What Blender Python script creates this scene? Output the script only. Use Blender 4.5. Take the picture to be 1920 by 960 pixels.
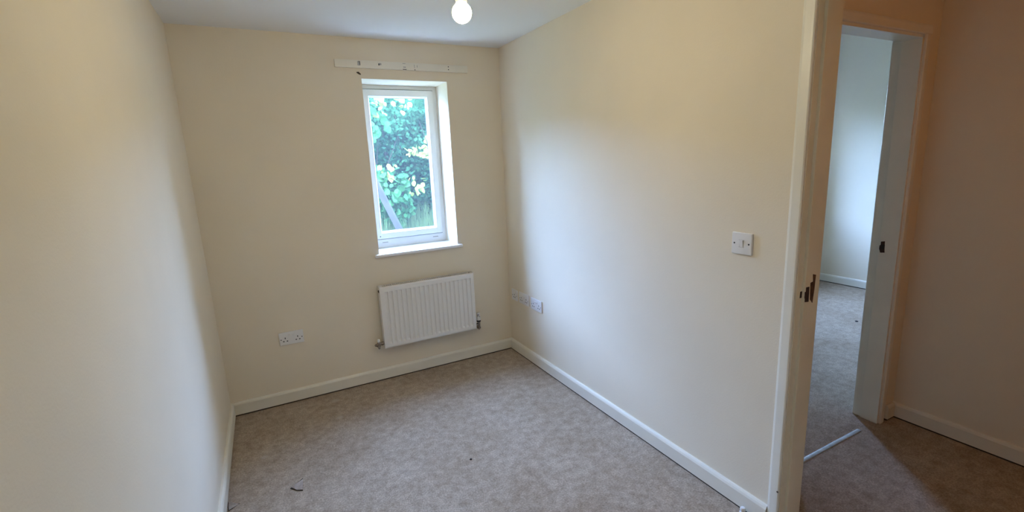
import bpy, bmesh, math, random
from mathutils import Vector, Matrix
import numpy as np

for o in list(bpy.data.objects):
    bpy.data.objects.remove(o)
S = bpy.context.scene
C = S.collection

# ------------------------------------------------------------------ camera
cam_d = bpy.data.cameras.new('camera'); cam = bpy.data.objects.new('camera', cam_d); C.objects.link(cam)
cam_d.sensor_width = 36.0
cam_d.lens = 884.71 / 1920 * 36.0
cam_d.clip_start = 0.02
_r = (0.882946247914071, -0.46741695824736773, -0.043901143917241196)
_u = (0.13112424638325496, 0.15573662760513896, 0.9790569619958799)
_f = (0.4507908110253439, 0.8702111754999224, -0.19879676740368782)
cam.matrix_world = Matrix(((_r[0], _u[0], -_f[0], -1.71852), (_r[1], _u[1], -_f[1], -3.39201),
                           (_r[2], _u[2], -_f[2], 1.56810), (0, 0, 0, 1)))
S.camera = cam

# ------------------------------------------------------------------ world, sun, exposure
w = bpy.data.worlds.new('sky'); S.world = w; w.use_nodes = True
nt = w.node_tree; nt.nodes.clear()
sky = nt.nodes.new('ShaderNodeTexSky'); sky.sky_type = 'NISHITA'; sky.sun_disc = False
sky.sun_elevation = math.radians(48); sky.sun_rotation = math.radians(200)
mixw = nt.nodes.new('ShaderNodeMix'); mixw.data_type = 'RGBA'
SKY_HAZE = (3.4, 5.2, 10.3, 1)           # thin bright cloud over the blue
mixw.inputs[0].default_value = 0.6; mixw.inputs[7].default_value = SKY_HAZE
bg = nt.nodes.new('ShaderNodeBackground'); bg.inputs[1].default_value = 16.0
ow = nt.nodes.new('ShaderNodeOutputWorld')
nt.links.new(sky.outputs[0], mixw.inputs[6]); nt.links.new(mixw.outputs[2], bg.inputs[0]); nt.links.new(bg.outputs[0], ow.inputs[0])

sun_d = bpy.data.lights.new('sun', 'SUN'); sun = bpy.data.objects.new('sun', sun_d); C.objects.link(sun)
sun_d.energy = 30.0; sun_d.angle = math.radians(0.6); sun_d.color = (1.0, 0.95, 0.84)
sun.rotation_euler = Vector((0.75, 0.35, -0.85)).to_track_quat('-Z', 'Y').to_euler()

BULB_WATT = 21.5; BULB_COL = (1.0, 0.86, 0.55)
HALL_WATT = 8.5; HALL_COL = (1.0, 0.40, 0.03)
S.view_settings.view_transform = 'Standard'; S.view_settings.look = 'None'
S.view_settings.gamma = 1.0; S.view_settings.use_curve_mapping = False
S.view_settings.exposure = 0.04

def portal(name, loc, sx, sz):
    d = bpy.data.lights.new(name, 'AREA'); d.shape = 'RECTANGLE'; d.size = sx; d.size_y = sz
    d.cycles.is_portal = True
    o = bpy.data.objects.new(name, d); C.objects.link(o); o.location = loc
    o.rotation_euler = Vector((0, -1, 0)).to_track_quat('-Z', 'Z').to_euler()
portal('window_portal', (-0.731, 0.37, 1.55), 0.66, 1.26)
portal('bedroom_window_portal', (3.10, 0.37, 1.55), 0.76, 1.26)

# ------------------------------------------------------------------ materials
def mat(name, col, rough=0.6, metal=0.0, bump=0.0, bscale=60.0, var=0.0, vscale=4.0, spec=0.5, emit=None, estr=0.0):
    m = bpy.data.materials.new(name); m.use_nodes = True
    t = m.node_tree; b = t.nodes['Principled BSDF']
    b.inputs['Base Color'].default_value = (*col, 1); b.inputs['Roughness'].default_value = rough
    b.inputs['Metallic'].default_value = metal; b.inputs['Specular IOR Level'].default_value = spec
    if emit:
        b.inputs['Emission Color'].default_value = (*emit, 1); b.inputs['Emission Strength'].default_value = estr
    tc = t.nodes.new('ShaderNodeTexCoord')
    if var > 0:
        n = t.nodes.new('ShaderNodeTexNoise'); n.inputs['Scale'].default_value = vscale; n.inputs['Detail'].default_value = 6
        r = t.nodes.new('ShaderNodeValToRGB')
        r.color_ramp.elements[0].position = 0.3; r.color_ramp.elements[1].position = 0.7
        r.color_ramp.elements[0].color = (*[max(0, c * (1 - var)) for c in col], 1)
        r.color_ramp.elements[1].color = (*[min(1, c * (1 + var)) for c in col], 1)
        t.links.new(tc.outputs['Object'], n.inputs['Vector']); t.links.new(n.outputs['Fac'], r.inputs['Fac'])
        t.links.new(r.outputs['Color'], b.inputs['Base Color'])
    if bump > 0:
        n2 = t.nodes.new('ShaderNodeTexNoise'); n2.inputs['Scale'].default_value = bscale; n2.inputs['Detail'].default_value = 4
        bp = t.nodes.new('ShaderNodeBump'); bp.inputs['Strength'].default_value = bump; bp.inputs['Distance'].default_value = 0.004
        t.links.new(tc.outputs['Object'], n2.inputs['Vector']); t.links.new(n2.outputs['Fac'], bp.inputs['Height'])
        t.links.new(bp.outputs['Normal'], b.inputs['Normal'])
    return m

M = {}
M['wall'] = mat('cream_paint', (0.82, 0.725, 0.575), 0.75, bump=0.12, bscale=140, var=0.025, vscale=2.2, spec=0.25)
M['ceiling'] = mat('white_ceiling_paint', (0.89, 0.89, 0.88), 0.85, bump=0.08, bscale=160, spec=0.2)
M['gloss'] = mat('cream_white_gloss', (0.82, 0.77, 0.66), 0.38, bump=0.05, bscale=35, var=0.02, vscale=9)
M['jamb'] = mat('aged_cream_gloss', (0.78, 0.69, 0.52), 0.42, bump=0.06, bscale=35, var=0.05, vscale=7)
M['upvc'] = mat('white_upvc', (0.92, 0.93, 0.93), 0.3)
M['plastic'] = mat('white_moulded_plastic', (0.80, 0.78, 0.76), 0.32)
M['dark'] = mat('dark_slot', (0.012, 0.010, 0.010), 0.7)
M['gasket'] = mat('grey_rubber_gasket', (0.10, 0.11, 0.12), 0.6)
M['rad'] = mat('white_radiator_enamel', (0.84, 0.82, 0.79), 0.35)
M['chrome'] = mat('tarnished_chrome', (0.30, 0.26, 0.23), 0.22, metal=1.0, var=0.25, vscale=60)
M['blackplastic'] = mat('black_plastic', (0.02, 0.018, 0.018), 0.45)
M['rust'] = mat('dark_rusty_recess', (0.030, 0.013, 0.010), 0.8, var=0.5, vscale=70)
M['rust2'] = mat('splintered_brown_wood', (0.085, 0.036, 0.016), 0.85, var=0.45, vscale=60)
M['gap'] = mat('dark_gap_shade', (0.05, 0.038, 0.028), 0.95)  # dark tone standing in for shade under skirting and carpet flaps
M['brass'] = mat('brass_lampholder', (0.85, 0.55, 0.25), 0.35, metal=0.6)
M['bulb'] = mat('lit_bulb', (1, 1, 1), 0.4, emit=BULB_COL, estr=1.0)
M['added_bulb'] = mat('lit_added_bulb', (1, 1, 1), 0.4, emit=HALL_COL, estr=1.0)
M['alu'] = mat('worn_aluminium_bar', (0.40, 0.41, 0.38), 0.55, metal=0.3, var=0.2, vscale=30)
M['hole'] = mat('crumbly_plug_hole', (0.06, 0.045, 0.03), 0.9)
M['filler'] = mat('grey_filler', (0.42, 0.40, 0.38), 0.9, var=0.2, vscale=120)
M['brick'] = mat('outer_brick', (0.36, 0.18, 0.12), 0.9, bump=0.4, bscale=40, var=0.2, vscale=10)
M['bark'] = mat('grey_brown_bark', (0.016, 0.013, 0.010), 0.9, bump=0.5, bscale=50, spec=0.0)
M['plank'] = mat('weathered_grey_plank', (0.022, 0.022, 0.022), 0.85, bump=0.3, bscale=30, var=0.2, vscale=12, spec=0.0)
M['soil'] = mat('grassy_soil', (0.06, 0.075, 0.035), 0.95, bump=0.5, bscale=20, var=0.35, vscale=5, spec=0.0)
M['flap'] = mat('pale_carpet_backing', (0.60, 0.50, 0.42), 0.95, bump=0.4, bscale=300, var=0.15, vscale=90)
M['crumb'] = mat('black_crumb', (0.01, 0.01, 0.01), 0.8)

def leaf_mat(name, col, var):
    m = bpy.data.materials.new(name); m.use_nodes = True
    t = m.node_tree; b = t.nodes['Principled BSDF']; out = t.nodes['Material Output']
    g = t.nodes.new('ShaderNodeNewGeometry'); n = t.nodes.new('ShaderNodeTexNoise'); n.inputs['Scale'].default_value = 3.5
    r = t.nodes.new('ShaderNodeValToRGB')
    r.color_ramp.elements[0].position = 0.3; r.color_ramp.elements[1].position = 0.72
    r.color_ramp.elements[0].color = (*[c * (1 - var) for c in col], 1); r.color_ramp.elements[1].color = (*[min(1, c * (1 + var)) for c in col], 1)
    t.links.new(g.outputs['Position'], n.inputs['Vector']); t.links.new(n.outputs['Fac'], r.inputs['Fac'])
    t.links.new(r.outputs['Color'], b.inputs['Base Color']); b.inputs['Roughness'].default_value = 0.7; b.inputs['Specular IOR Level'].default_value = 0.0
    tr = t.nodes.new('ShaderNodeBsdfTranslucent'); t.links.new(r.outputs['Color'], tr.inputs['Color'])
    mx = t.nodes.new('ShaderNodeMixShader'); mx.inputs[0].default_value = 0.3
    t.links.new(b.outputs[0], mx.inputs[1]); t.links.new(tr.outputs[0], mx.inputs[2]); t.links.new(mx.outputs[0], out.inputs[0])
    return m
M['leaf'] = leaf_mat('broad_green_leaf', (0.016, 0.050, 0.018), 0.45)
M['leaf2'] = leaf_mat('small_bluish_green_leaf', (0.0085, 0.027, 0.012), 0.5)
M['leaf3'] = leaf_mat('pale_sunlit_tone_leaf', (0.085, 0.12, 0.025), 0.3)  # paler leaf colour stands in for sunlight on the sprays
M['grass'] = leaf_mat('grass_blade', (0.030, 0.046, 0.020), 0.35)

def glass_mat():
    m = bpy.data.materials.new('clear_window_glass'); m.use_nodes = True
    t = m.node_tree; t.nodes.clear(); out = t.nodes.new('ShaderNodeOutputMaterial')
    tr = t.nodes.new('ShaderNodeBsdfTransparent'); tr.inputs[0].default_value = (0.93, 0.975, 0.97, 1)
    gl = t.nodes.new('ShaderNodeBsdfGlossy'); gl.inputs['Roughness'].default_value = 0.02
    lw = t.nodes.new('ShaderNodeLayerWeight'); lw.inputs[0].default_value = 0.5
    pw = t.nodes.new('ShaderNodeMath'); pw.operation = 'POWER'; pw.inputs[1].default_value = 5.0
    fr = t.nodes.new('ShaderNodeMath'); fr.operation = 'MULTIPLY_ADD'; fr.inputs[1].default_value = 0.9; fr.inputs[2].default_value = 0.035
    t.links.new(lw.outputs['Facing'], pw.inputs[0]); t.links.new(pw.outputs[0], fr.inputs[0])
    mx = t.nodes.new('ShaderNodeMixShader')
    df = t.nodes.new('ShaderNodeBsdfTranslucent'); df.inputs[0].default_value = (0.85, 0.92, 0.95, 1)   # veil of glare haze put into the glass
    mx2 = t.nodes.new('ShaderNodeMixShader'); mx2.inputs[0].default_value = 0.005
    t.links.new(fr.outputs[0], mx.inputs[0]); t.links.new(tr.outputs[0], mx.inputs[1]); t.links.new(gl.outputs[0], mx.inputs[2])
    t.links.new(mx.outputs[0], mx2.inputs[1]); t.links.new(df.outputs[0], mx2.inputs[2]); t.links.new(mx2.outputs[0], out.inputs[0])
    return m
M['glass'] = glass_mat()

def carpet_mat():
    m = bpy.data.materials.new('worn_taupe_carpet'); m.use_nodes = True
    t = m.node_tree; b = t.nodes['Principled BSDF']; b.inputs['Roughness'].default_value = 1.0
    b.inputs['Specular IOR Level'].default_value = 0.05
    b.inputs['Sheen Weight'].default_value = 0.15; b.inputs['Sheen Roughness'].default_value = 0.6
    tc = t.nodes.new('ShaderNodeTexCoord')
    def noise(scale, det, rough=0.55):
        n = t.nodes.new('ShaderNodeTexNoise'); n.inputs['Scale'].default_value = scale; n.inputs['Detail'].default_value = det
        n.inputs['Roughness'].default_value = rough
        t.links.new(tc.outputs['Object'], n.inputs['Vector']); return n
    def ramp(src, p0, c0, p1, c1):
        r = t.nodes.new('ShaderNodeValToRGB'); e = r.color_ramp.elements
        e[0].position = p0; e[0].color = (*c0, 1); e[1].position = p1; e[1].color = (*c1, 1)
        t.links.new(src, r.inputs['Fac']); return r
    def mul(a, b_, f=1.0):
        x = t.nodes.new('ShaderNodeMix'); x.data_type = 'RGBA'; x.blend_type = 'MULTIPLY'; x.inputs[0].default_value = f
        t.links.new(a, x.inputs[6]); t.links.new(b_, x.inputs[7]); return x
    big = ramp(noise(2.1, 5, 0.6).outputs['Fac'], 0.28, (0.375, 0.28, 0.195), 0.72, (0.50, 0.405, 0.315))
    mid = ramp(noise(21, 8, 0.7).outputs['Fac'], 0.32, (0.72, 0.68, 0.63), 0.62, (1.12, 1.12, 1.12))
    fine = ramp(noise(125, 4, 0.75).outputs['Fac'], 0.33, (0.60, 0.58, 0.56), 0.66, (1.30, 1.30, 1.30))
    c = mul(mul(big.outputs[0], mid.outputs[2] if len(mid.outputs) > 2 else mid.outputs[0]).outputs[2], fine.outputs[0])
    fl = ramp(noise(55, 5, 0.8).outputs['Fac'], 0.30, (0.55, 0.50, 0.45), 0.40, (1, 1, 1))
    c = mul(c.outputs[2], fl.outputs[0])
    cur = c.outputs[2]
    # pale worn spots with a shape of their own
    sep = tc.outputs['Object']
    for (x, y, rad) in ((-1.46, -0.15, 0.035), (-1.465, -0.40, 0.03), (-1.9, -0.62, 0.025)):
        v = t.nodes.new('ShaderNodeVectorMath'); v.operation = 'DISTANCE'; v.inputs[1].default_value = (x, y, 0)
        t.links.new(sep, v.inputs[0])
        r = ramp(v.outputs['Value'], rad * 0.4, (1, 1, 1), rad, (0, 0, 0))
        x_ = t.nodes.new('ShaderNodeMix'); x_.data_type = 'RGBA'; x_.inputs[7].default_value = (0.50, 0.43, 0.37, 1)
        g = t.nodes.new('ShaderNodeMath'); g.operation = 'MULTIPLY'; g.inputs[1].default_value = 0.6
        t.links.new(r.outputs[0], g.inputs[0]); t.links.new(g.outputs[0], x_.inputs[0]); t.links.new(cur, x_.inputs[6]); cur = x_.outputs[2]
    t.links.new(cur, b.inputs['Base Color'])
    nb = noise(260, 3, 0.8); bp = t.nodes.new('ShaderNodeBump'); bp.inputs['Strength'].default_value = 0.7; bp.inputs['Distance'].default_value = 0.006
    nb2 = noise(26, 4, 0.7); bp2 = t.nodes.new('ShaderNodeBump'); bp2.inputs['Strength'].default_value = 0.35; bp2.inputs['Distance'].default_value = 0.012
    t.links.new(nb.outputs['Fac'], bp.inputs['Height']); t.links.new(nb2.outputs['Fac'], bp2.inputs['Height'])
    t.links.new(bp.outputs['Normal'], bp2.inputs['Normal']); t.links.new(bp2.outputs['Normal'], b.inputs['Normal'])
    return m
M['carpet'] = carpet_mat()

# ------------------------------------------------------------------ mesh helpers
def box(bm, x0, x1, y0, y1, z0, z1, bev=0.0, seg=2):
    tb = bmesh.new()
    vs = [tb.verts.new((x, y, z)) for x in (x0, x1) for y in (y0, y1) for z in (z0, z1)]
    for f in ((0, 1, 3, 2), (4, 6, 7, 5), (0, 4, 5, 1), (2, 3, 7, 6), (0, 2, 6, 4), (1, 5, 7, 3)):
        tb.faces.new([vs[i] for i in f])
    if bev > 0:
        bmesh.ops.bevel(tb, geom=tb.edges[:], offset=bev, segments=seg, profile=0.6, affect='EDGES')
    merge(bm, tb); return bm

def merge(bm, tb, mtx=None):
    if mtx is not None: tb.transform(mtx)
    me = bpy.data.meshes.new('tmp'); tb.to_mesh(me); tb.free(); bm.from_mesh(me); bpy.data.meshes.remove(me)

def prism(bm, pts, axis, a, b, bev=0.0):
    """extrude a polygon given in the two other axes from a to b along axis"""
    tb = bmesh.new()
    def mk(p, v):
        if axis == 0: return (v, p[0], p[1])
        if axis == 1: return (p[0], v, p[1])
        return (p[0], p[1], v)
    A = [tb.verts.new(mk(q, a)) for q in pts]; Bv = [tb.verts.new(mk(q, b)) for q in pts]
    tb.faces.new(A); tb.faces.new(Bv[::-1])
    n = len(pts)
    for i in range(n):
        tb.faces.new((A[i], Bv[i], Bv[(i + 1) % n], A[(i + 1) % n]))
    bmesh.ops.recalc_face_normals(tb, faces=tb.faces[:])
    if bev > 0: bmesh.ops.bevel(tb, geom=tb.edges[:], offset=bev, segments=2, profile=0.6, affect='EDGES')
    merge(bm, tb); return bm

def lathe(bm, prof, loc=(0, 0, 0), direction=(0, 0, 1), seg=24):
    """prof: list of (radius, height) along direction"""
    tb = bmesh.new(); rings = []
    for r, h in prof:
        if r < 1e-6: rings.append([tb.verts.new((0, 0, h))])
        else: rings.append([tb.verts.new((r * math.cos(2 * math.pi * k / seg), r * math.sin(2 * math.pi * k / seg), h)) for k in range(seg)])
    for i in range(len(rings) - 1):
        a, b = rings[i], rings[i + 1]
        for k in range(seg):
            k2 = (k + 1) % seg
            if len(a) == 1 and len(b) == 1: continue
            if len(a) == 1: tb.faces.new((a[0], b[k], b[k2]))
            elif len(b) == 1: tb.faces.new((a[k], b[0], a[k2]))
            else: tb.faces.new((a[k], b[k], b[k2], a[k2]))
    for e in (rings[0], rings[-1]):
        if len(e) > 2: tb.faces.new(e)
    bmesh.ops.recalc_face_normals(tb, faces=tb.faces[:])
    q = Vector(direction).to_track_quat('Z', 'Y').to_matrix().to_4x4()
    merge(bm, tb, Matrix.Translation(loc) @ q); return bm

def tube(bm, pts, r, seg=10):
    for a, b in zip(pts[:-1], pts[1:]):
        d = Vector(b) - Vector(a); L = d.length
        rr = r if not isinstance(r, tuple) else r[0]
        lathe(bm, [(rr, -rr * 0.2), (rr, L + rr * 0.2)], a, d, seg)
    return bm

def obj(name, bm, m, parent=None, smooth=None):
    me = bpy.data.meshes.new(name)
    if isinstance(bm, bmesh.types.BMesh):
        bmesh.ops.recalc_face_normals(bm, faces=bm.faces[:])
        bm.to_mesh(me); bm.free()
    else: me = bm
    o = bpy.data.objects.new(name, me); C.objects.link(o)
    if m is not None: me.materials.append(M[m])
    if smooth:
        me.polygons.foreach_set('use_smooth', [True] * len(me.polygons))
        try:
            me.set_sharp_from_angle(angle=math.radians(smooth))
        except Exception: pass
    if parent is not None:
        o.parent = parent
        po = Vector((0, 0, 0)); q = parent
        while q is not None: po += q.location; q = q.parent
        o.location = -po
    return o

def thing(name, label, cat, loc=(0, 0, 0), group=None, kind=None):
    o = bpy.data.objects.new(name, None); C.objects.link(o); o.location = loc; o.empty_display_size = 0.1
    return tag(o, label, cat, group, kind)

def tag(o, label, cat=None, group=None, kind=None):
    o['label'] = label
    if cat: o['category'] = cat
    if group: o['group'] = group
    if kind: o['kind'] = kind
    return o

def struct(name, bm, m, label, cat, smooth=None):
    return tag(obj(name, bm, m, None, smooth), label, cat, None, 'structure')

B = bmesh.new
W = 2.078; H = 2.40; YN = -3.62          # room: left wall, ceiling, near wall
XD = 0.118                               # hall face of the wall with the door
HX = 1.385                               # hall right wall
RX = 4.04                                # far wall of the bedroom
YE0, YE1 = -2.165, -2.045                # hall end wall
HEAD = 2.075
DY0, DY1 = -3.19, -2.376                 # door opening in the right wall
D2X0, D2X1 = 0.43, 1.225                 # bedroom doorway
OUT = 0.36                               # outer face
BW0, BW1 = 2.75, 3.45                    # bedroom window
WX0, WX1, WZ0, WZ1 = -1.032, -0.43, 0.95, 2.145

# ------------------------------------------------------------------ structure
def wall_hole(u0, u1, z0, z1, a0, a1, hole, axis):
    """wall slab along x (axis 0) or y (axis 1) with a rectangular hole; a0..a1 is the thickness range"""
    bm = B(); hu0, hu1, hz0, hz1 = hole
    def bx(p, q, r, s):
        if q - p < 1e-5 or s - r < 1e-5: return
        if axis == 0: box(bm, p, q, a0, a1, r, s)
        else: box(bm, a0, a1, p, q, r, s)
    bx(u0, hu0, z0, z1); bx(hu1, u1, z0, z1); bx(hu0, hu1, z0, hz0); bx(hu0, hu1, hz1, z1)
    return bm

struct('floor', box(B(), -W - 0.1, 0.05, YN - 0.1, 0.05, -0.05, 0.0), 'carpet', 'worn taupe carpet covering the floor of the empty room', 'carpet')
struct('floor_hall', box(B(), 0.05, HX + 0.05, -5.6, -2.152, -0.05, 0.0), 'carpet', 'dark brown shaded carpet of the hallway outside the door', 'carpet')
struct('floor_bedroom', box(B(), XD - 0.05, RX + 0.05, -2.152, 0.05, -0.05, 0.0), 'carpet', 'grey-green looking carpet in the bright room beyond the hall', 'carpet')
struct('ceiling', box(B(), -W - 0.12, 0.06, YN - 0.12, OUT, H, H + 0.15), 'ceiling', 'white painted ceiling above the room', 'ceiling')
struct('ceiling_hall', box(B(), 0.06, HX + 0.12, -5.6, YE0, H, H + 0.15), 'ceiling', 'white ceiling above the dark hallway', 'ceiling')
struct('ceiling_bedroom', box(B(), 0.06, RX + 0.12, YE0, OUT, 2.85, 3.0), 'ceiling', 'white ceiling of the room beyond the hall', 'ceiling')

struct('wall_back', wall_hole(-W - 0.12, 0.06, -0.05, H, 0.0, OUT, (WX0, WX1, WZ0 - 0.02, WZ1), 0), 'wall', 'cream back wall around the window and radiator', 'wall')
struct('wall_bedroom_back', wall_hole(0.06, RX + 0.12, -0.05, 2.85, 0.0, OUT, (BW0, BW1, WZ0 - 0.02, WZ1), 0), 'wall', 'cream outer wall of the room beyond the hall', 'wall')
struct('wall_left', box(B(), -W - 0.12, -W, YN - 0.12, 0.0, -0.05, H), 'wall', 'pale cream side wall filling the left of the picture', 'wall')
struct('wall_near', box(B(), -W, 0.0, YN - 0.12, YN, -0.05, H), 'wall', 'cream wall behind the camera', 'wall')
struct('wall_right', wall_hole(YN - 0.12, 0.0, -0.05, H, 0.0, XD, (DY0 - 0.025, DY1 + 0.025, -0.05, HEAD + 0.025), 1), 'wall', 'cream right-hand wall with sockets, switch and doorway', 'wall')
struct('wall_hall_left', box(B(), 0.0, XD, -5.6, YN - 0.12, -0.05, H), 'wall', 'cream hallway wall past the doorway', 'wall')
struct('wall_hall_right', box(B(), HX, HX + 0.12, -5.6, YE1, -0.05, H), 'wall', 'dim cream hallway wall at the far right of the picture', 'wall')
struct('wall_hall_near', box(B(), 0.0, HX + 0.12, -5.72, -5.6, -0.05, H), 'wall', 'cream wall closing the hallway behind the camera', 'wall')
struct('wall_hall_end', wall_hole(XD, HX, -0.05, H, YE0, YE1, (D2X0 - 0.025, D2X1 + 0.025, -0.05, HEAD + 0.025), 0), 'wall', 'dim cream wall above and beside the second doorway', 'wall')
wbn = box(B(), HX + 0.12, RX + 0.12, YE0, YE1, -0.05, 2.85); box(wbn, 0.06, HX + 0.12, YE0 + 0.001, YE1, H + 0.0, 2.85); box(wbn, 0.06, XD, YE1, 0.0, H, 2.85)
struct('wall_bedroom_near', wbn, 'wall', 'cream near wall of the room beyond the hall', 'wall')
struct('wall_bedroom_right', box(B(), RX, RX + 0.12, YE1, 0.0, -0.05, 2.85), 'wall', 'bluish daylit wall seen through the second doorway', 'wall')

SK = 0.018; SH = 0.092; GAP = 0.009
def skirt_profile(s=1):   # (offset from wall, z)
    return [(0, GAP), (SK, GAP), (SK, SH - 0.016), (SK - 0.004, SH - 0.006), (SK - 0.009, SH), (0, SH)]
def skirt(name, axis, wall, sgn, a, b, label):
    pts = [(wall + sgn * p, z) for p, z in skirt_profile()]
    bm = B(); prism(bm, pts, axis, a, b)
    o = struct(name, bm, 'gloss', label, 'baseboard')
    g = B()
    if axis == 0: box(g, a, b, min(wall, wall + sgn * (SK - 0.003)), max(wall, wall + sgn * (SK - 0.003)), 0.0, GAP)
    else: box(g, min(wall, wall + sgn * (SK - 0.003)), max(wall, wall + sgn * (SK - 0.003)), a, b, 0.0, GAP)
    obj('edge_gap_shade', g, 'gap', o)  # dark strip painting the shade line below the skirting
    return o
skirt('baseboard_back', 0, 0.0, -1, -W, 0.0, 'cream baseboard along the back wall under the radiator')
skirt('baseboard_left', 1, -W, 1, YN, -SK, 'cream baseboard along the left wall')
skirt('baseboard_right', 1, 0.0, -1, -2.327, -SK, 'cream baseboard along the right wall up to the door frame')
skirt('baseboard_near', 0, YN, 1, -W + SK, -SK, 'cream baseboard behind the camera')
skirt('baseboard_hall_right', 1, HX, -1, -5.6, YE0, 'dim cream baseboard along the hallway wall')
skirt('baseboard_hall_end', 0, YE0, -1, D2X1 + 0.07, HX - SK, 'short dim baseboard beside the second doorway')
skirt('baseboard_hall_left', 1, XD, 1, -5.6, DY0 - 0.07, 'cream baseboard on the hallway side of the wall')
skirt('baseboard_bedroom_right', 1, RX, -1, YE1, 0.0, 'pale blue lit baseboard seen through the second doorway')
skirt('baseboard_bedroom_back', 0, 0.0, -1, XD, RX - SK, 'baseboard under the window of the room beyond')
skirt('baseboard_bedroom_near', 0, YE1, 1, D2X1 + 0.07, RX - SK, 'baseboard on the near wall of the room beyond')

# ---- door frame in the right wall
d1 = thing('door_1', 'cream gloss door frame in the right-hand wall with a broken strike recess', 'door frame', (0.06, -2.38, 0), kind='structure')
RB = 0.030; ST = 0.011
def jamb_y(y, sgn):        # rebated lining, profile in x/y; sgn = direction out of the wall into the opening
    return [(-0.002, y - sgn * 0.0249), (XD + 0.002, y - sgn * 0.0249), (XD + 0.002, y + sgn * ST), (RB, y + sgn * ST), (RB, y), (-0.002, y)]
obj('jamb', prism(B(), jamb_y(DY1, -1), 2, 0.0, HEAD + 0.0249, 0.0015), 'jamb', d1)
obj('jamb', prism(B(), jamb_y(DY0, 1), 2, 0.0, HEAD + 0.0249, 0.0015), 'jamb', d1)
hd = B(); box(hd, -0.002, XD + 0.002, DY0, DY1, HEAD, HEAD + 0.0249); box(hd, RB, XD + 0.002, DY0, DY1, HEAD - ST, HEAD)
obj('head_lining', hd, 'jamb', d1)
def arch_prof(inner, outer, face, sgn):     # (u, depth) rounded architrave section
    t = 0.014; s = 1 if outer > inner else -1
    return [(inner, face), (inner, face + sgn * t * 0.75), (inner + s * 0.004, face + sgn * t), (inner + s * 0.012, face + sgn * t),
            (outer - s * 0.012, face + sgn * t * 0.9), (outer - s * 0.003, face + sgn * t * 0.7), (outer, face + sgn * t * 0.4), (outer, face)]
def arch_v(parent, axis, inner, outer, face, sgn, z1):
    pr = arch_prof(inner, outer, face, sgn)
    pts = pr if axis == 0 else [(d, u) for u, d in pr]
    obj('architrave', prism(B(), pts, 2, 0.0, z1), 'gloss', parent)
AW = 0.047
arch_v(d1, 1, DY1 + 0.003, DY1 + 0.003 + AW, -0.0001, -1, HEAD + 0.003)
arch_v(d1, 1, DY0 - 0.003, DY0 - 0.003 - AW, -0.0001, -1, HEAD + 0.003)
arch_v(d1, 1, DY1 + 0.003, DY1 + 0.003 + AW, XD + 0.0001, 1, HEAD + 0.003)
arch_v(d1, 1, DY0 - 0.003, DY0 - 0.003 - AW, XD + 0.0001, 1, HEAD + 0.003)
for fx, sg in ((-0.0001, -1), (XD + 0.0001, 1)):
    pr = arch_prof(HEAD + 0.003, HEAD + 0.003 + AW, fx, sg)
    obj('head_architrave', prism(B(), [(d, u) for u, d in pr], 1, DY0 - 0.05, DY1 + 0.05), 'gloss', d1)
yj = DY1 - ST
p1 = [(0.0361, 1.0534), (0.0553, 1.0526), (0.0575, 0.9934), (0.0342, 0.9958), (0.0332, 1.0086), (0.0305, 1.0124), (0.0305, 1.0361), (0.0358, 1.0357)]
obj('strike_recess', prism(B(), p1, 1, yj - 0.0012, yj + 0.004), 'rust', d1)['label'] = 'dark square-cut strike recess'
obj('strike_recess', prism(B(), [(0.0187, 1.0114), (0.0306, 1.0114), (0.0306, 1.0371), (0.0194, 1.0361)], 1, DY1 - 0.0012, DY1 + 0.004), 'rust', d1)
p2 = [(0.0721, 1.0986), (0.091, 1.0938), (0.0886, 1.0362), (0.083, 0.9839), (0.0663, 1.0003), (0.061, 1.0671), (0.0762, 1.0695)]
obj('splintered_patch', prism(B(), p2, 1, yj - 0.0012, yj + 0.004), 'rust2', d1)['label'] = 'splintered brown wood where the latch plate was torn out'
obj('screw_hole', lathe(B(), [(0.004, 0), (0.004, 0.0015), (0, 0.0015)], (-0.0141, DY1 + 0.007, 0.19), (-1, 0, 0), 10), 'hole', d1)

# ---- second doorway
d2 = thing('door_2', 'grey-lit frame of the second doorway at the end of the hall', 'door frame', (0.83, -2.1, 0), kind='structure')
for x, s in ((D2X1, -1), (D2X0, 1)):
    pts = [(x - s * 0.0249, YE0 - 0.002), (x - s * 0.0249, YE1 + 0.002), (x, YE1 + 0.002), (x, YE1 - 0.035), (x + s * 0.011, YE1 - 0.035), (x + s * 0.011, YE0 - 0.002)]
    obj('jamb', prism(B(), pts, 2, 0, HEAD + 0.0249, 0.0015), 'gloss', d2)
hd = B(); box(hd, D2X0, D2X1, YE0 - 0.002, YE1 + 0.002, HEAD, HEAD + 0.0249); box(hd, D2X0, D2X1, YE0 - 0.002, YE1 - 0.035, HEAD - 0.011, HEAD)
obj('head_lining', hd, 'gloss', d2)
for inn, out in ((D2X1 + 0.003, D2X1 + 0.003 + AW), (D2X0 - 0.003, D2X0 - 0.003 - AW)):
    arch_v(d2, 0, inn, out, YE0 - 0.0001, -1, HEAD + 0.003)
    arch_v(d2, 0, inn, out, YE1 + 0.0001, 1, HEAD + 0.003)
for fy, sg in ((YE0 - 0.0001, -1), (YE1 + 0.0001, 1)):
    pr = arch_prof(HEAD + 0.003, HEAD + 0.003 + AW, fy, sg)
    obj('head_architrave', prism(B(), [(d, u) for u, d in pr], 0, D2X0 - 0.05, D2X1 + 0.05), 'gloss', d2)
xs = D2X1 - 0.011
obj('strike_plate', prism(B(), [(-2.088, 1.048), (-2.106, 1.052), (-2.108, 1.010), (-2.110, 0.990), (-2.090, 0.987), (-2.083, 1.007), (-2.083, 1.026), (-2.088, 1.030)], 0, xs - 0.0012, xs + 0.003), 'rust', d2)
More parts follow.
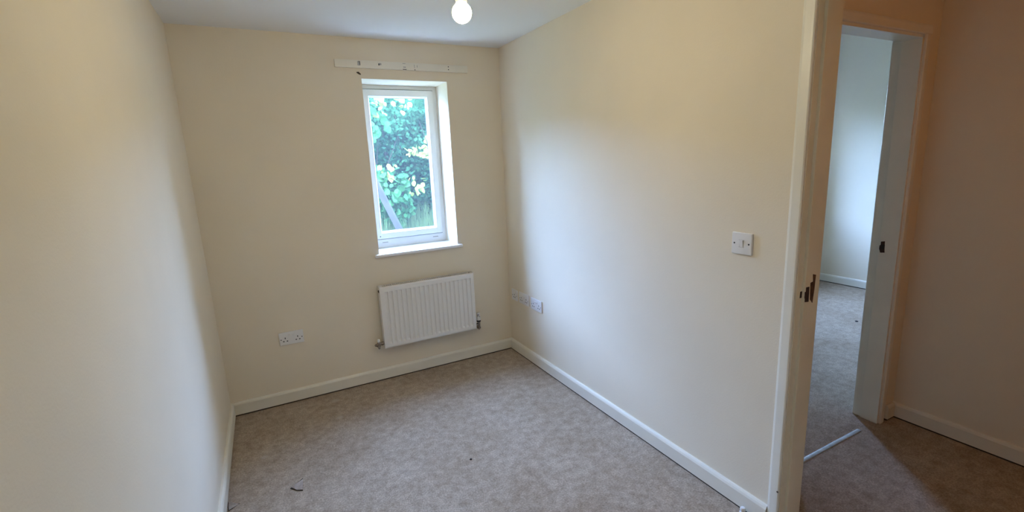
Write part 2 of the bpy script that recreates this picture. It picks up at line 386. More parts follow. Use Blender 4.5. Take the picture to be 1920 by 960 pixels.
obj('latch_keep', box(B(), xs - 0.004, xs + 0.002, -2.1075, -2.094, 1.008, 1.032, 0.001), 'dark', d2)
tb_ = B(); prism(tb_, [(-2.166, 0.0), (-2.162, 0.004), (-2.152, 0.006), (-2.142, 0.004), (-2.138, 0.0)], 0, D2X0, D2X1 - 0.16)
tag(obj('threshold_bar', tb_, 'alu', None, 30), 'worn pale metal carpet bar across the second doorway', 'threshold bar')

# ---- window_1
win = thing('window_1', 'white plastic framed window with a view of green bushes', 'window', (-0.731, 0.17, WZ0), kind='structure')
FD = 0.25
def frame_ring(bm, x0, x1, z0, z1, wl, wr, wb, wt, y0, y1, bev=0.004):
    box(bm, x0, x0 + wl, y0, y1, z0, z1, bev); box(bm, x1 - wr, x1, y0, y1, z0, z1, bev)
    box(bm, x0 + wl - 0.005, x1 - wr + 0.005, y0 + 0.0004, y1 - 0.0004, z1 - wt, z1, bev); box(bm, x0 + wl - 0.005, x1 - wr + 0.005, y0 + 0.0004, y1 - 0.0004, z0, z0 + wb, bev)
frame = obj('frame', (lambda b: (frame_ring(b, -1.062, -0.395, 0.9505, 2.175, 0.060, 0.066, 0.065, 0.056, FD, FD + 0.07), b)[1])(B()), 'upvc', win)
# sash stands proud of the frame with a thin shadow gap around it
sx0, sx1, sz0, sz1 = -0.995, -0.464, 1.020, 2.114
sash = obj('sash', (lambda b: (frame_ring(b, sx0, sx1, sz0, sz1, 0.046, 0.046, 0.046, 0.046, FD - 0.016, FD + 0.03, 0.005), b)[1])(B()), 'upvc', win)
bead = B(); gx0, gx1, gz0, gz1 = sx0 + 0.046, sx1 - 0.046, sz0 + 0.046, sz1 - 0.046
prism(bead, [(FD - 0.008, gz1), (FD + 0.018, gz1 - 0.010), (FD + 0.018, gz1)], 0, gx0, gx1)
prism(bead, [(FD - 0.008, gz0), (FD + 0.018, gz0 + 0.010), (FD + 0.018, gz0)], 0, gx0, gx1)
for gx, s in ((gx0, 1), (gx1, -1)):
    prism(bead, [(gx, FD - 0.008), (gx + s * 0.010, FD + 0.018), (gx, FD + 0.018)], 2, gz0, gz1)
obj('glazing_bead', bead, 'upvc', sash)
gk = B()
frame_ring(gk, gx0 + 0.008, gx1 - 0.008, gz0 + 0.008, gz1 - 0.008, 0.004, 0.004, 0.004, 0.004, FD + 0.0175, FD + 0.021, 0)
obj('gasket', gk, 'gasket', sash)
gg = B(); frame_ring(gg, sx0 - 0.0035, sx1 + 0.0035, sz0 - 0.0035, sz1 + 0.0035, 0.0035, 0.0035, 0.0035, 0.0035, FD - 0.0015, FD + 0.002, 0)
obj('sash_gap_shade', gg, 'gasket', frame)  # dark ring painted in for the sash's shadow line
obj('pane', box(B(), gx0 + 0.004, gx1 - 0.004, FD + 0.021, FD + 0.025, gz0 + 0.004, gz1 - 0.004), 'glass', sash)
for x in (-0.925, -0.520):
    obj('drain_slot', box(B(), x - 0.022, x + 0.022, FD - 0.0008, FD + 0.004, 0.988, 0.993), 'filler', frame)
obj('screw_cap', lathe(B(), [(0.004, 0), (0.004, 0.002), (0, 0.003)], (-0.962, FD - 0.016, 1.040), (0, -1, 0), 12), 'dark', sash)
sill = B()
box(sill, WX0 - 0.003, WX1 + 0.003, -0.01, FD + 0.05, WZ0 - 0.02, WZ0 + 0.0005)
box(sill, WX0 - 0.033, WX1 + 0.033, -0.030, -0.0005, WZ0 - 0.022, WZ0 + 0.0005, 0.008, 3)
obj('window_sill', sill, 'upvc', win, 40)

# ---- bedroom window (out of sight, lights the far room)
w2 = thing('window_2', 'white framed window of the room beyond the hall', 'window', (3.10, 0.17, WZ0), kind='structure')
fr2 = B(); frame_ring(fr2, BW0 - 0.03, BW1 + 0.03, 0.935, 2.175, 0.08, 0.08, 0.08, 0.08, FD, FD + 0.07)
obj('frame', fr2, 'upvc', w2)
obj('pane', box(B(), BW0 + 0.05, BW1 - 0.05, FD + 0.03, FD + 0.034, 1.01, 2.10), 'glass', w2)
obj('window_sill', box(B(), BW0 - 0.03, BW1 + 0.03, -0.03, FD + 0.04, WZ0 - 0.022, WZ0 + 0.0005, 0.006), 'upvc', w2)

# ------------------------------------------------------------------ batten above the window
bt = thing('curtain_batten', 'painted wooden curtain batten fixed above the window, pitted with old fixings', 'batten', (-0.731, 0, 2.209))
obj('board', box(B(), -1.195, -0.268, -0.020, 0.0, 2.209, 2.258, 0.004, 2), 'gloss', bt, 40)
def mark(x, z, ww, hh, m='filler', d=0.0012):
    obj('old_fixing_mark', box(B(), x - ww / 2, x + ww / 2, -0.020 - d, -0.0195, z - hh / 2, z + hh / 2, 0.0005, 1), m, bt)
def fix_hole(x, z, r=0.0035):
    obj('screw_hole', lathe(B(), [(r, 0), (r, 0.0014), (0, 0.0014)], (x, -0.0199, z), (0, -1, 0), 10), 'dark', bt)
mark(-1.043, 2.237, 0.017, 0.026); mark(-1.036, 2.237, 0.004, 0.022, 'dark', 0.0018); mark(-1.040, 2.249, 0.012, 0.003, 'dark', 0.0018)
mark(-0.912, 2.236, 0.006, 0.013, 'dark', 0.0016); mark(-0.902, 2.238, 0.014, 0.012)
mark(-0.740, 2.250, 0.020, 0.003); mark(-0.738, 2.227, 0.018, 0.006); mark(-0.738, 2.2125, 0.026, 0.004, 'hole')
mark(-0.668, 2.235, 0.003, 0.022); mark(-0.666, 2.2125, 0.007, 0.005, 'dark', 0.0016); mark(-0.648, 2.236, 0.004, 0.014)
fix_hole(-0.418, 2.244); fix_hole(-0.418, 2.225)
ph = B(); prism(ph, [(-1.060, 2.186), (-1.045, 2.187), (-1.034, 2.176), (-1.032, 2.168), (-1.045, 2.171), (-1.058, 2.179)], 1, -0.0015, 0.004)
obj('torn_plug_hole', ph, 'hole', bt)['label'] = 'ragged brown plug hole in the plaster'

# ------------------------------------------------------------------ pendant bulb
def pendant(name, label, bx_, by_, bz_, watt, m):
    pb = thing(name, label, 'light bulb', (bx_, by_, bz_ - 0.034))
    R_ = 0.034
    prof = [(0, -R_)] + [(R_ * math.sin(a), -R_ * math.cos(a)) for a in [math.pi * k / 14 for k in range(1, 12)]] + [(0.0165, 0.031), (0.0135, 0.037), (0.013, 0.055)]
    obj('bulb', lathe(B(), prof, (bx_, by_, bz_), (0, 0, 1), 32), m, pb, 60)
    obj('lamp_holder', lathe(B(), [(0.0, 0.033), (0.0185, 0.033), (0.0195, 0.037), (0.0195, 0.056), (0.017, 0.060), (0.017, 0.092), (0.012, 0.104), (0.005, 0.110), (0, 0.110)], (bx_, by_, bz_), (0, 0, 1), 24), 'brass', pb, 40)
    obj('flex', lathe(B(), [(0.003, 0.108), (0.003, H - 0.02 - bz_)], (bx_, by_, bz_), (0, 0, 1), 8), 'plastic', pb)
    obj('ceiling_rose', lathe(B(), [(0.0, -0.026), (0.012, -0.026), (0.030, -0.020), (0.038, -0.010), (0.040, 0.0), (0, 0)], (bx_, by_, H), (0, 0, 1), 28), 'plastic', pb, 40)
    M[m].node_tree.nodes['Principled BSDF'].inputs['Emission Strength'].default_value = watt / (2 * math.pi * 4 * math.pi * R_ ** 2)
    return pb
pendant('pendant_bulb', 'bare lit bulb hanging from the white ceiling', -1.021, -1.749, 2.078, BULB_WATT, 'bulb')
pendant('added_hall_pendant', 'added unseen bulb tinting the hallway warm', 0.45, -3.75, 2.078, HALL_WATT, 'added_bulb')  # bulb added out of view to warm the hallway's tone

# ------------------------------------------------------------------ radiator
rd = thing('radiator', 'white fluted panel radiator under the window', 'radiator', (-0.709, -0.05, 0.265))
rx0, rx1, rz0, rz1, ry = -1.071, -0.347, 0.265, 0.725, -0.080
NF = 20
fx0, fx1 = rx0 + 0.028, rx1 - 0.020
pit = (fx1 - fx0) / NF
xsn = [rx0, rx0 + 0.012]
dep = [0, 0]
for k in range(NF):
    a = fx0 + k * pit
    for t_, d_ in ((0.16, 0), (0.30, 1), (0.70, 1), (0.84, 0)):
        xsn.append(a + t_ * pit); dep.append(d_)
xsn += [rx1 - 0.008, rx1]; dep += [0, 0]
zs = [rz0, rz0 + 0.008, rz0 + 0.030, rz0 + 0.042, rz1 - 0.044, rz1 - 0.038, rz1 - 0.008, rz1]
zd = [0, 0, 0, 1, 1, 0, 0, 0]
pm = B(); grid = []
for j, z in enumerate(zs):
    row = []
    for i, x in enumerate(xsn):
        edge = 0.004 if (j in (0, len(zs) - 1) or i in (0, len(xsn) - 1)) else 0.0
        row.append(pm.verts.new((x, ry + 0.0105 * dep[i] * zd[j] + edge, z)))
    grid.append(row)
for j in range(len(zs) - 1):
    for i in range(len(xsn) - 1):
        pm.faces.new((grid[j][i], grid[j][i + 1], grid[j + 1][i + 1], grid[j + 1][i]))
# return edges of the pressed panel
box(pm, rx0 + 0.001, rx1 - 0.001, ry + 0.0112, ry + 0.0135, rz0 + 0.001, rz1 - 0.001)
obj('front_panel', pm, 'rad', rd, 25)
obj('edge_trim', (lambda b: (frame_ring(b, rx0 - 0.0005, rx1 + 0.0005, rz0 - 0.0005, rz1 + 0.0005, 0.003, 0.003, 0.003, 0.003, ry + 0.003, ry + 0.012, 0.001), b)[1])(B()), 'rad', rd)
for x in (rx0 - 0.001, rx1 - 0.005):
    obj('side_panel', box(B(), x, x + 0.006, -0.072, -0.016, rz0 + 0.012, rz1 + 0.001, 0.0015), 'rad', rd)
tg = B()
box(tg, rx0 + 0.002, rx1 - 0.002, -0.068, -0.065, rz1 - 0.008, rz1 - 0.001); box(tg, rx0 + 0.002, rx1 - 0.002, -0.022, -0.016, rz1 - 0.008, rz1 + 0.001)
box(tg, rx0 + 0.002, rx0 + 0.022, -0.066, -0.021, rz1 - 0.008, rz1 + 0.001); box(tg, rx1 - 0.022, rx1 - 0.002, -0.066, -0.021, rz1 - 0.008, rz1 + 0.001)
ns = 46
for k in range(1, ns):
    x = rx0 + 0.022 + (rx1 - rx0 - 0.044) * k / ns
    box(tg, x - 0.0020, x + 0.0020, -0.066, -0.021, rz1 - 0.003, rz1 - 0.001)
g_ = obj('top_grille', tg, 'rad', rd)
cf = B()
for k in range(24):
    x = rx0 + 0.03 + (rx1 - rx0 - 0.06) * k / 23
    box(cf, x - 0.002, x + 0.002, -0.064, -0.032, rz0 + 0.02, rz1 - 0.03)
box(cf, rx0 + 0.02, rx1 - 0.02, -0.068, -0.064, rz0 + 0.01, rz1 - 0.02)
obj('convector_fins', cf, 'blackplastic', rd)
for x in (rx0 + 0.12, rx1 - 0.12):
    obj('wall_bracket', box(B(), x - 0.015, x + 0.015, -0.034, 0.0, rz0 + 0.03, rz1 - 0.06), 'rad', rd)
obj('bleed_plug', lathe(B(), [(0.010, 0), (0.010, 0.004), (0.006, 0.006), (0, 0.006)], (rx0 - 0.0005, -0.05, rz1 - 0.035), (-1, 0, 0), 14), 'blackplastic', rd)
# lockshield valve on the left
vy = -0.052
lv = obj('lockshield_valve', lathe(lathe(lathe(B(), [(0.011, 0), (0.011, 0.012), (0.0135, 0.012), (0.0135, 0.026), (0.009, 0.026), (0.009, 0.046)], (rx0 + 0.004, vy, 0.300), (-1, 0, 0), 16),
      [(0.010, -0.020), (0.0125, -0.020), (0.0125, -0.004), (0.010, -0.002), (0.011, 0.012), (0.008, 0.020)], (rx0 - 0.038, vy, 0.300), (0, 0, 1), 16),
      [(0.009, 0), (0.012, 0.002), (0.012, 0.016), (0.008, 0.018), (0.008, 0.024)], (rx0 - 0.044, vy, 0.296), (-1, -0.2, 0), 8), 'chrome', rd, 40)
obj('cap', lathe(B(), [(0.0095, 0.012), (0.0095, 0.030), (0.007, 0.035), (0, 0.035)], (rx0 - 0.038, vy, 0.300), (0, 0, 1), 16), 'plastic', lv, 40)
obj('pipe', tube(B(), [(rx0 - 0.038, vy, 0.285), (rx0 - 0.038, vy, 0.268), (rx0 - 0.038, -0.001, 0.266)], 0.0075), 'chrome', lv, 40)
# thermostatic valve on the right
xr = rx1 + 0.032
tv = obj('thermostatic_valve', lathe(lathe(B(), [(0.011, 0), (0.011, 0.010), (0.0135, 0.010), (0.0135, 0.022), (0.009, 0.022), (0.009, 0.034)], (rx1 - 0.004, vy, 0.288), (1, 0, 0), 16),
      [(0.009, -0.032), (0.0135, -0.032), (0.0135, -0.020), (0.010, -0.018), (0.0115, -0.004), (0.0115, 0.012), (0.010, 0.018), (0.0125, 0.018), (0.0125, 0.026)], (xr, vy, 0.288), (0, 0, 1), 16), 'chrome', rd, 40)
obj('collar', lathe(B(), [(0.011, 0.024), (0.0165, 0.024), (0.0165, 0.038), (0.012, 0.040)], (xr, vy, 0.288), (0, 0, 1), 20), 'blackplastic', tv, 40)
vh = obj('valve_head', lathe(B(), [(0.012, 0.036), (0.0170, 0.038), (0.0172, 0.052), (0.0145, 0.066), (0.0138, 0.092), (0.0125, 0.099), (0, 0.100)], (xr, vy, 0.288), (0, 0, 1), 24), 'plastic', tv, 40)
fx, fz = xr - 0.0075, 0.288 + 0.070
for a in (-0.0045, 0.0045):
    box_ = box(B(), fx + a - 0.0012, fx + a + 0.0012, vy - 0.0150, vy - 0.0105, fz, fz + 0.017)
    obj('scale_mark', box_, 'dark', tv)
obj('scale_mark', box(B(), fx - 0.0045, fx + 0.0045, vy - 0.0150, vy - 0.0105, fz + 0.015, fz + 0.018), 'dark', tv)
obj('scale_mark', box(B(), fx + 0.009, fx + 0.014, vy - 0.0155, vy - 0.010, fz - 0.005, fz - 0.001), 'dark', tv)
obj('pipe', tube(B(), [(xr, vy, 0.262), (xr, vy, 0.252), (xr, -0.001, 0.250)], 0.0075), 'chrome', tv, 40)

# ------------------------------------------------------------------ sockets and switch
def faceplate(name, label, cat, wdt, hgt, place, gangs, kind='socket', group=None):
    """built facing -y with centre at origin (u = x, depth = -y); place = matrix to the wall"""
    t = thing(name, label, cat, place.translation, group)
    def put(nm, bm, m, parent=t, smooth=None):
        bm.transform(place)
        return obj(nm, bm, m, parent, smooth)
    body = B()
    box(body, -wdt / 2, wdt / 2, -0.010, 0.0, -hgt / 2, hgt / 2, 0.004, 3)
    pl = put('plate', body, 'plastic', smooth=40)
    if kind == 'socket':
        cs = [0.0] if gangs == 1 else [-wdt * 0.255, wdt * 0.255]
        for k, cx in enumerate(cs):
            dz = -0.016
            put('earth_hole', box(B(), cx - 0.0026, cx + 0.0026, -0.0106, -0.0098, dz + 0.014, dz + 0.025), 'dark')
            for sx in (-1, 1):
                put('pin_hole', box(B(), cx + sx * 0.011 - 0.0045, cx + sx * 0.011 + 0.0045, -0.0106, -0.0098, dz - 0.0045, dz + 0.0015), 'dark')
            inner = 0.012 * (1 if k == 0 else -1) if gangs == 2 else 0.022
            swx = inner if gangs == 1 else (-0.012 if k == 0 else 0.012)
            sw = B(); prism(sw, [(-0.0098, 0.010), (-0.0128, 0.011), (-0.0155, 0.024), (-0.0098, 0.029)], 0, swx - 0.0065, swx + 0.0065, 0.0008)
            put('rocker_switch', sw, 'plastic')
            scx = cx + (-0.026 if k == 0 else 0.026) if gangs == 2 else cx + (-0.033)
            put('screw', lathe(B(), [(0.0034, 0), (0.0034, 0.0004), (0.0, 0.0006)], (scx, -0.0100, -0.004), (0, -1, 0), 10), 'dark')
        if gangs == 1:
            put('screw', lathe(B(), [(0.0034, 0), (0.0034, 0.0004), (0.0, 0.0006)], (0.033, -0.0100, -0.004), (0, -1, 0), 10), 'dark')
    else:
        put('rocker_surround', (lambda b: (frame_ring(b, -0.0095, 0.0095, -0.0155, 0.0155, 0.0012, 0.0012, 0.0012, 0.0012, -0.0106, -0.0098, 0), b)[1])(B()), 'filler')
        sw = B(); prism(sw, [(-0.0095, -0.0140), (-0.0108, -0.0140), (-0.0150, 0.0138), (-0.0095, 0.0140)], 0, -0.008, 0.008, 0.0008)
        put('rocker_switch', sw, 'plastic')
        for sx in (-1, 1):
            put('screw', lathe(B(), [(0.0036, 0), (0.0036, 0.0004), (0.0, 0.0006)], (sx * 0.033, -0.0100, 0.0), (0, -1, 0), 12), 'dark')
    return t
def on_back(x, z): return Matrix.Translation((x, 0, z))
def on_right(y, z): return Matrix.Translation((0, y, z)) @ Matrix.Rotation(-math.pi / 2, 4, 'Z')
GRP = 'white sockets in a row on the right wall'
faceplate('double_socket', 'white double power socket alone on the back wall left of the radiator', 'socket', 0.150, 0.090, on_back(-1.669, 0.460), 2)
faceplate('single_socket', 'small single socket nearest the corner on the right wall', 'socket', 0.090, 0.090, on_right(-0.104, 0.492), 1, group=GRP)
faceplate('double_socket', 'double socket in the middle of the three on the right wall', 'socket', 0.152, 0.090, on_right(-0.259, 0.494), 2, group=GRP)
faceplate('double_socket', 'double socket furthest from the corner on the right wall, caught by daylight', 'socket', 0.154, 0.090, on_right(-0.449, 0.493), 2, group=GRP)
faceplate('light_switch', 'white single light switch on the right wall beside the door frame', 'light switch', 0.092, 0.090, on_right(-2.141, 1.192), 1, 'switch')

# ------------------------------------------------------------------ small things on the carpet
def carpet_flap(label, tip, left, right, notch, lift):
    t = thing('carpet_flap', label, 'carpet flap', (tip[0], tip[1], 0))
    fl_ = B()
    T = fl_.verts.new((*tip, 0.0015)); L_ = fl_.verts.new((*left, lift)); R_ = fl_.verts.new((*right, lift * 0.7)); Nn = fl_.verts.new((*notch, lift * 0.5))
    fl_.faces.new((T, L_, Nn)); fl_.faces.new((T, Nn, R_))
    bmesh.ops.solidify(fl_, geom=fl_.faces[:], thickness=0.003)
    obj('flap', fl_, 'flap', t)
    cx = (tip[0] + left[0] + right[0]) / 3; cy = (tip[1] + left[1] + right[1]) / 3
    tear_shade = B(); prism(tear_shade, [(cx + (q[0] - cx) * 1.12 - 0.002, cy + (q[1] - cy) * 1.12 + 0.003) for q in (tip, left, notch, right)], 2, 0.0, 0.0012)
    obj('tear_shade', tear_shade, 'gap', t)  # dark patch standing in for the shadow beneath the lifted flap
carpet_flap('small torn triangular flap of carpet lifting near the left wall', (-1.724, -0.942), (-1.782, -0.992), (-1.732, -1.038), (-1.758, -1.022), 0.009)
carpet_flap('frayed carpet corner lifting against the left baseboard', (-2.010, -0.980), (-2.056, -0.945), (-2.052, -1.010), (-2.056, -0.978), 0.008)
tag(obj('crumb', lathe(B(), [(0, 0), (0.006, 0.001), (0.007, 0.004), (0.003, 0.007), (0, 0.007)], (-0.913, -1.25, 0), (0, 0, 1), 8), 'crumb'), 'tiny black crumb on the middle of the carpet', 'crumb')
tag(obj('crumb', lathe(B(), [(0, 0), (0.012, 0.001), (0.014, 0.004), (0.006, 0.008), (0, 0.008)], (2.885, -1.224, 0), (0, 0, 1), 8), 'crumb'), 'small dark scrap on the carpet of the room beyond the hall', 'crumb')
ds = thing('door_stop', 'small white plastic stop by the baseboard near the door frame', 'door stop', (-0.036, -2.236, 0))
obj('base', lathe(B(), [(0, 0), (0.013, 0), (0.013, 0.010), (0.010, 0.014), (0, 0.014)], (-0.036, -2.236, 0), (0, 0, 1), 18), 'plastic', ds, 40)
obj('tip', lathe(B(), [(0.007, 0.0135), (0.011, 0.018), (0.012, 0.026), (0.009, 0.032), (0, 0.034)], (-0.036, -2.236, 0), (0, 0, 1), 18), 'plastic', ds, 40)

# ------------------------------------------------------------------ outside
gm = B()
NX, NY = 40, 24
def ground_z(x, y):
    t = min(1, max(0, (y - 1.25) / 1.85)); t = t * t * (3 - 2 * t)
    return -0.15 + 0.88 * t + 0.03 * math.sin(x * 3.1 + y * 2.3) + 0.02 * math.sin(x * 7.3 - y * 5.1)
gv = [[gm.verts.new((-9 + 20 * i / NX, OUT + (12 - OUT) * (j / NY) ** 1.6, ground_z(-9 + 20 * i / NX, OUT + (12 - OUT) * (j / NY) ** 1.6))) for i in range(NX + 1)] for j in range(NY + 1)]
for j in range(NY):
    for i in range(NX): gm.faces.new((gv[j][i], gv[j][i + 1], gv[j + 1][i + 1], gv[j + 1][i]))
tag(obj('ground_bank', gm, 'soil', None, 180), 'grassy bank rising outside the window', 'ground', kind='structure')

M['bounce_paving'] = mat('pale_bounce_paving', (0.60, 0.60, 0.58), 0.9, spec=0.1, bump=0.3, bscale=40, var=0.12, vscale=6)
pv = thing('bounce_path', 'unseen pale slab path added to bounce daylight onto the ceiling', 'path', (0.5, 0.8, -0.1), kind='structure')  # slabs added below the view to throw daylight up at the ceiling
sl = B(); box(sl, -0.296, 0.296, -0.296, 0.296, -0.05, 0.0, 0.006, 1); sl_me = bpy.data.meshes.new('bounce_slab'); sl.to_mesh(sl_me); sl.free(); sl_me.materials.append(M['bounce_paving'])
for i in range(18):
    for j in range(2):
        o = bpy.data.objects.new('bounce_slab', sl_me); C.objects.link(o); o.parent = pv; o.location = (-5.6 + 0.6 * i, -0.2 + 0.6 * j, 0.02)
rng = np.random.default_rng(7); random.seed(7)
def leaf_shape(n=8, fold=0.18, pointed=0.25):
    vs = [(0, 0, 0)]; half = []
    pr = [(0.0, 0.0), (0.36, 0.18), (0.48, 0.45), (0.34, 0.76), (0.0, 1.0)]
    mid = [(0, y, 0.0 - 0.10 * y * y) for y in (0.0, 0.33, 0.66, 1.0)]
    L = [(-x, y, fold * x - 0.10 * y * y) for x, y in pr[1:4]]; Rr = [(x, y, fold * x - 0.10 * y * y) for x, y in pr[1:4]]
    V = mid + L + Rr
    F = [(0, 1, 4), (1, 5, 4), (1, 2, 5), (2, 6, 5), (2, 3, 6), (0, 7, 1), (1, 7, 8), (1, 8, 2), (2, 8, 9), (2, 9, 3)]
    return np.array(V, float), F
LV, LF = leaf_shape()
def rand_rot(n, facing=-1.0, spread=0.9):
    """random leaf frames: leaves hang and tip over, faces roughly towards -y/up"""
    nrm = np.stack([rng.normal(0, spread, n), rng.normal(facing * 0.7, spread * 0.7, n), rng.normal(0.75, spread * 0.6, n)], 1)
    nrm /= np.linalg.norm(nrm, axis=1)[:, None]
    tip = np.stack([rng.normal(0, 0.8, n), rng.normal(-0.3, 0.5, n), rng.normal(-0.5, 0.6, n)], 1)
    tip -= (tip * nrm).sum(1)[:, None] * nrm; tip /= np.linalg.norm(tip, axis=1)[:, None]
    side = np.cross(tip, nrm)
    return np.stack([side, tip, nrm], 2)       # columns
def foliage_mesh(name, pos, rot, size, m):
    n = len(pos); k = len(LV)
    P = np.einsum('nij,kj->nki', rot, LV) * size[:, None, None] + pos[:, None, :]
    P = P.reshape(-1, 3)
    Fa = (np.array(LF)[None] + (np.arange(n) * k)[:, None, None]).reshape(-1, 3)
    me = bpy.data.meshes.new(name); me.from_pydata(P.tolist(), [], Fa.tolist()); me.update()
    me.materials.append(M[m]); return me
leaf_me = {}
for key in ('leaf', 'leaf2', 'leaf3'):
    lm = bpy.data.meshes.new('leaf'); lm.from_pydata(LV.tolist(), [], LF); lm.update(); lm.materials.append(M[key]); leaf_me[key] = lm
camp = np.array((-1.7185, -3.392, 1.568))
def shrub(name, label, base, clusters, m, size, stems, n_single):
    """clusters: (cx, cy, cz, rx, ry, rz, n)"""
    t = thing(name, label, 'shrub', base, 'bushes outside the window')
    pos = []
    for cx, cy, cz, ax, ay, az, n in clusters:
        d = rng.normal(size=(n, 3)); d /= np.linalg.norm(d, axis=1)[:, None]
        rad = rng.uniform(0.55, 1.0, n) ** 0.5
        q = d * rad[:, None] * np.array((ax, ay, az)) + np.array((cx, cy, cz)); pos.append(q)
    pos = np.concatenate(pos); pos = pos[pos[:, 2] > 0.1]
    n = len(pos); rot = rand_rot(n); sz = rng.uniform(0.7, 1.25, n) * size
    # leaves that show through the window: project the line camera -> leaf onto the window plane
    tt = (0.2 - camp[1]) / (pos[:, 1] - camp[1]); wx = camp[0] + (pos[:, 0] - camp[0]) * tt; wz = camp[2] + (pos[:, 2] - camp[2]) * tt
    vis = (wx > -0.99) & (wx < -0.52) & (wz > 1.06) & (wz < 2.07)
    order = np.argsort(np.where(vis, pos[:, 1], 1e3))[:n_single]
    order = [i for i in order if vis[i]]
    mask = np.ones(n, bool); mask[order] = False
    for i in order:
        o = bpy.data.objects.new('leaf', leaf_me[m]); C.objects.link(o); o.parent = t
        mm = Matrix([[rot[i][a][b] * sz[i] for b in range(3)] + [pos[i][a] - base[a]] for a in range(3)] + [[0, 0, 0, 1]])
        o.matrix_local = mm
    fo = obj('foliage', foliage_mesh('foliage', pos[mask], rot[mask], sz[mask], m), None, t); fo['kind'] = 'stuff'
    sb = B()
    for st in stems:
        for a, b, r0, r1 in st:
            d = Vector(b) - Vector(a); lathe(sb, [(r0, 0), (r1, d.length)], a, d, 7)
    obj('stems', sb, 'bark', t)
    return t
def stem_set(x, y, z0, h, n, sp):
    out = []
    for k in range(n):
        a = Vector((x + random.uniform(-0.1, 0.1), y + random.uniform(-0.1, 0.1), z0)); seg = []
        r0 = random.uniform(0.018, 0.03); d = Vector((random.uniform(-sp, sp), random.uniform(-sp, sp) * 0.6, 1))
        for s in range(4):
            b = a + d.normalized() * h / 4; seg.append((a, b, r0 * (1 - s * 0.22), r0 * (1 - (s + 1) * 0.22))); a = b
            d = d + Vector((random.uniform(-sp, sp) * 0.7, random.uniform(-sp, sp) * 0.5, 0))
        out.append(seg)
    return out
gz = lambda x, y: ground_z(x, y) - 0.05
def ball(x, y, z, r, n, k=0.8, kz=0.9): return (x, y, z, r, r * k, r * kz, n)
shrub('hazel_bush', 'broad-leaved green bush at the left of the window view', (-0.55, 2.7, gz(-0.55, 2.7)),
      [ball(-0.62, 2.65, 1.35, 0.36, 230), ball(-0.35, 2.55, 1.30, 0.28, 200), ball(-0.25, 2.65, 1.05, 0.24, 110), ball(-0.9, 2.7, 1.75, 0.45, 260), ball(-0.55, 2.8, 2.15, 0.36, 200), ball(-1.2, 2.8, 1.2, 0.5, 260)],
      'leaf', 0.082, stem_set(-0.5, 2.8, 0.4, 1.6, 5, 0.3), 130)
shrub('small_leaved_bush', 'dense small-leaved bluish green bush filling the window view', (0.25, 3.4, gz(0.25, 3.4)),
      [ball(0.15, 3.35, 1.3, 0.6, 1300), ball(0.5, 3.3, 0.9, 0.5, 900), ball(-0.1, 3.5, 1.9, 0.6, 1300), ball(0.65, 3.45, 1.75, 0.6, 1200), ball(0.2, 3.6, 2.35, 0.45, 700), ball(-0.6, 3.6, 2.2, 0.5, 800), ball(0.9, 3.6, 2.3, 0.4, 600), ball(-0.5, 3.6, 1.2, 0.6, 900), ball(1.3, 3.5, 1.4, 0.7, 900), ball(-1.3, 3.6, 1.6, 0.7, 900)],
      'leaf2', 0.050, stem_set(0.2, 3.6, 0.5, 1.8, 6, 0.35), 90)
shrub('sunlit_tone_bush', 'pale yellow-green sprays of leaves with sunlight put into their colour in the window view', (0.35, 2.9, gz(0.35, 2.9)),
      [ball(0.12, 2.62, 1.73, 0.15, 26, 0.6, 0.55), ball(0.26, 2.6, 1.76, 0.10, 20, 0.6, 0.8), ball(-0.32, 2.45, 1.52, 0.10, 16), ball(-0.38, 2.6, 2.28, 0.14, 22), ball(0.05, 2.7, 1.30, 0.14, 20), ball(-0.05, 2.6, 2.33, 0.12, 16), ball(0.7, 2.9, 1.9, 0.4, 120), ball(0.9, 3.0, 1.3, 0.4, 110)],
      'leaf3', 0.070, stem_set(0.5, 2.95, 0.5, 1.7, 4, 0.3), 80)

shrub('hazel_bush', 'unseen broad-leaved bush added left of the window to cut daylight', (-2.9, 2.3, gz(-2.9, 2.3)),  # added out of view, blocks sky light from the right wall
      [ball(-2.9, 2.3, 1.3, 0.8, 500), ball(-2.8, 2.2, 1.95, 0.8, 650), ball(-3.5, 2.5, 2.2, 0.8, 500)],
      'leaf', 0.115, stem_set(-2.9, 2.4, 0.2, 2.6, 6, 0.3), 0)

# dense evergreen hedge behind, closing the view
hb = thing('evergreen_hedge', 'tall dark evergreen hedge behind the bushes outside', 'hedge', (1.0, 4.3, gz(1, 4.3)))
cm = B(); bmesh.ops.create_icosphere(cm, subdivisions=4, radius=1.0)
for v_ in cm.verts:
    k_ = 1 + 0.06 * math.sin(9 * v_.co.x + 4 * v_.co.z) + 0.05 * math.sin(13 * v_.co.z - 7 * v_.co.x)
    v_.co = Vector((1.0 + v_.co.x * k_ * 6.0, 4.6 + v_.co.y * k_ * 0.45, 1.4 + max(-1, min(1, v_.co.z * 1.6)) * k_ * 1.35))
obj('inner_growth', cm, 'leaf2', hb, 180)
n = 9000
px = rng.uniform(-4.5, 6.5, n); pz = rng.uniform(0.2, 2.85, n); py = 4.25 + rng.normal(0, 0.10, n) + 0.06 * np.sin(px * 4) + 0.3 * np.clip((pz - 2.2), 0, 1)
fm = foliage_mesh('foliage', np.stack([px, py, pz], 1), rand_rot(n), rng.uniform(0.06, 0.11, n), 'leaf2')
fo = obj('foliage', fm, None, hb); fo['kind'] = 'stuff'
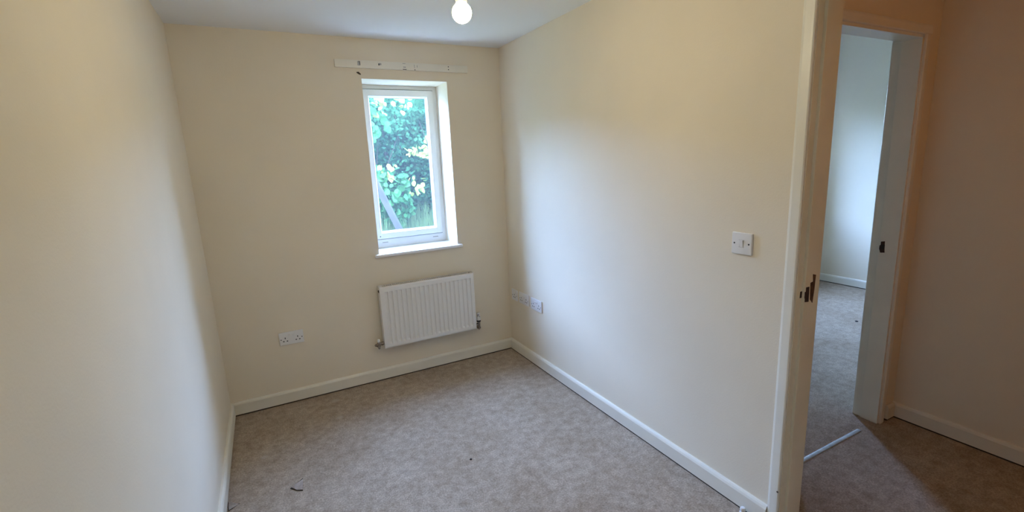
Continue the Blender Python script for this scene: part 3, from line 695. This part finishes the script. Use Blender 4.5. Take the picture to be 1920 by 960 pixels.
# long grass on the bank
n = 5200
gx = rng.uniform(-1.6, 1.6, n); gy = rng.uniform(1.6, 3.3, n); hgt = rng.uniform(0.16, 0.42, n); lean = rng.normal(0, 0.05, (n, 2)); wd = 0.006
V = []; F = []
for i in range(n):
    z = ground_z(gx[i], gy[i]) - 0.01; b = len(V)
    V += [(gx[i] - wd, gy[i], z), (gx[i] + wd, gy[i], z), (gx[i] + lean[i, 0] * 0.5 + wd * 0.6, gy[i] + lean[i, 1] * 0.4, z + hgt[i] * 0.6), (gx[i] + lean[i, 0] * 0.5 - wd * 0.6, gy[i] + lean[i, 1] * 0.4, z + hgt[i] * 0.6), (gx[i] + lean[i, 0] * 1.3, gy[i] + lean[i, 1], z + hgt[i])]
    F += [(b, b + 1, b + 2, b + 3), (b + 3, b + 2, b + 4)]
n2 = 1500
gx = rng.uniform(-0.75, 0.7, n2); gy = rng.uniform(2.0, 2.45, n2); hgt = rng.uniform(0.36, 0.66, n2); lean = rng.normal(0, 0.05, (n2, 2)); wd = 0.005
for i in range(n2):
    z = ground_z(gx[i], gy[i]) - 0.01; b = len(V)
    V += [(gx[i] - wd, gy[i], z), (gx[i] + wd, gy[i], z), (gx[i] + lean[i, 0] * 0.5 + wd * 0.6, gy[i] + lean[i, 1] * 0.4, z + hgt[i] * 0.6), (gx[i] + lean[i, 0] * 0.5 - wd * 0.6, gy[i] + lean[i, 1] * 0.4, z + hgt[i] * 0.6), (gx[i] + lean[i, 0] * 1.3, gy[i] + lean[i, 1], z + hgt[i])]
    F += [(b, b + 1, b + 2, b + 3), (b + 3, b + 2, b + 4)]
me = bpy.data.meshes.new('long_grass'); me.from_pydata(V, [], F); me.update(); me.materials.append(M['grass'])
o = bpy.data.objects.new('long_grass', me); C.objects.link(o); tag(o, 'long pale grass on the bank at the foot of the window view', 'grass', kind='stuff')
# leaning grey plank
pk = B(); a = Vector((-0.60, 2.05, 1.45)); b_ = Vector((-0.10, 2.20, ground_z(-0.10, 2.2) - 0.03)); d = b_ - a
box(pk, -0.045, 0.045, -0.012, 0.012, 0, d.length, 0.003, 1)
pk.transform(Matrix.Translation(a) @ d.to_track_quat('Z', 'X').to_matrix().to_4x4() @ Matrix.Rotation(math.radians(70), 4, 'Z'))
tag(obj('leaning_plank', pk, 'plank'), 'weathered grey plank leaning against the bush outside', 'plank')
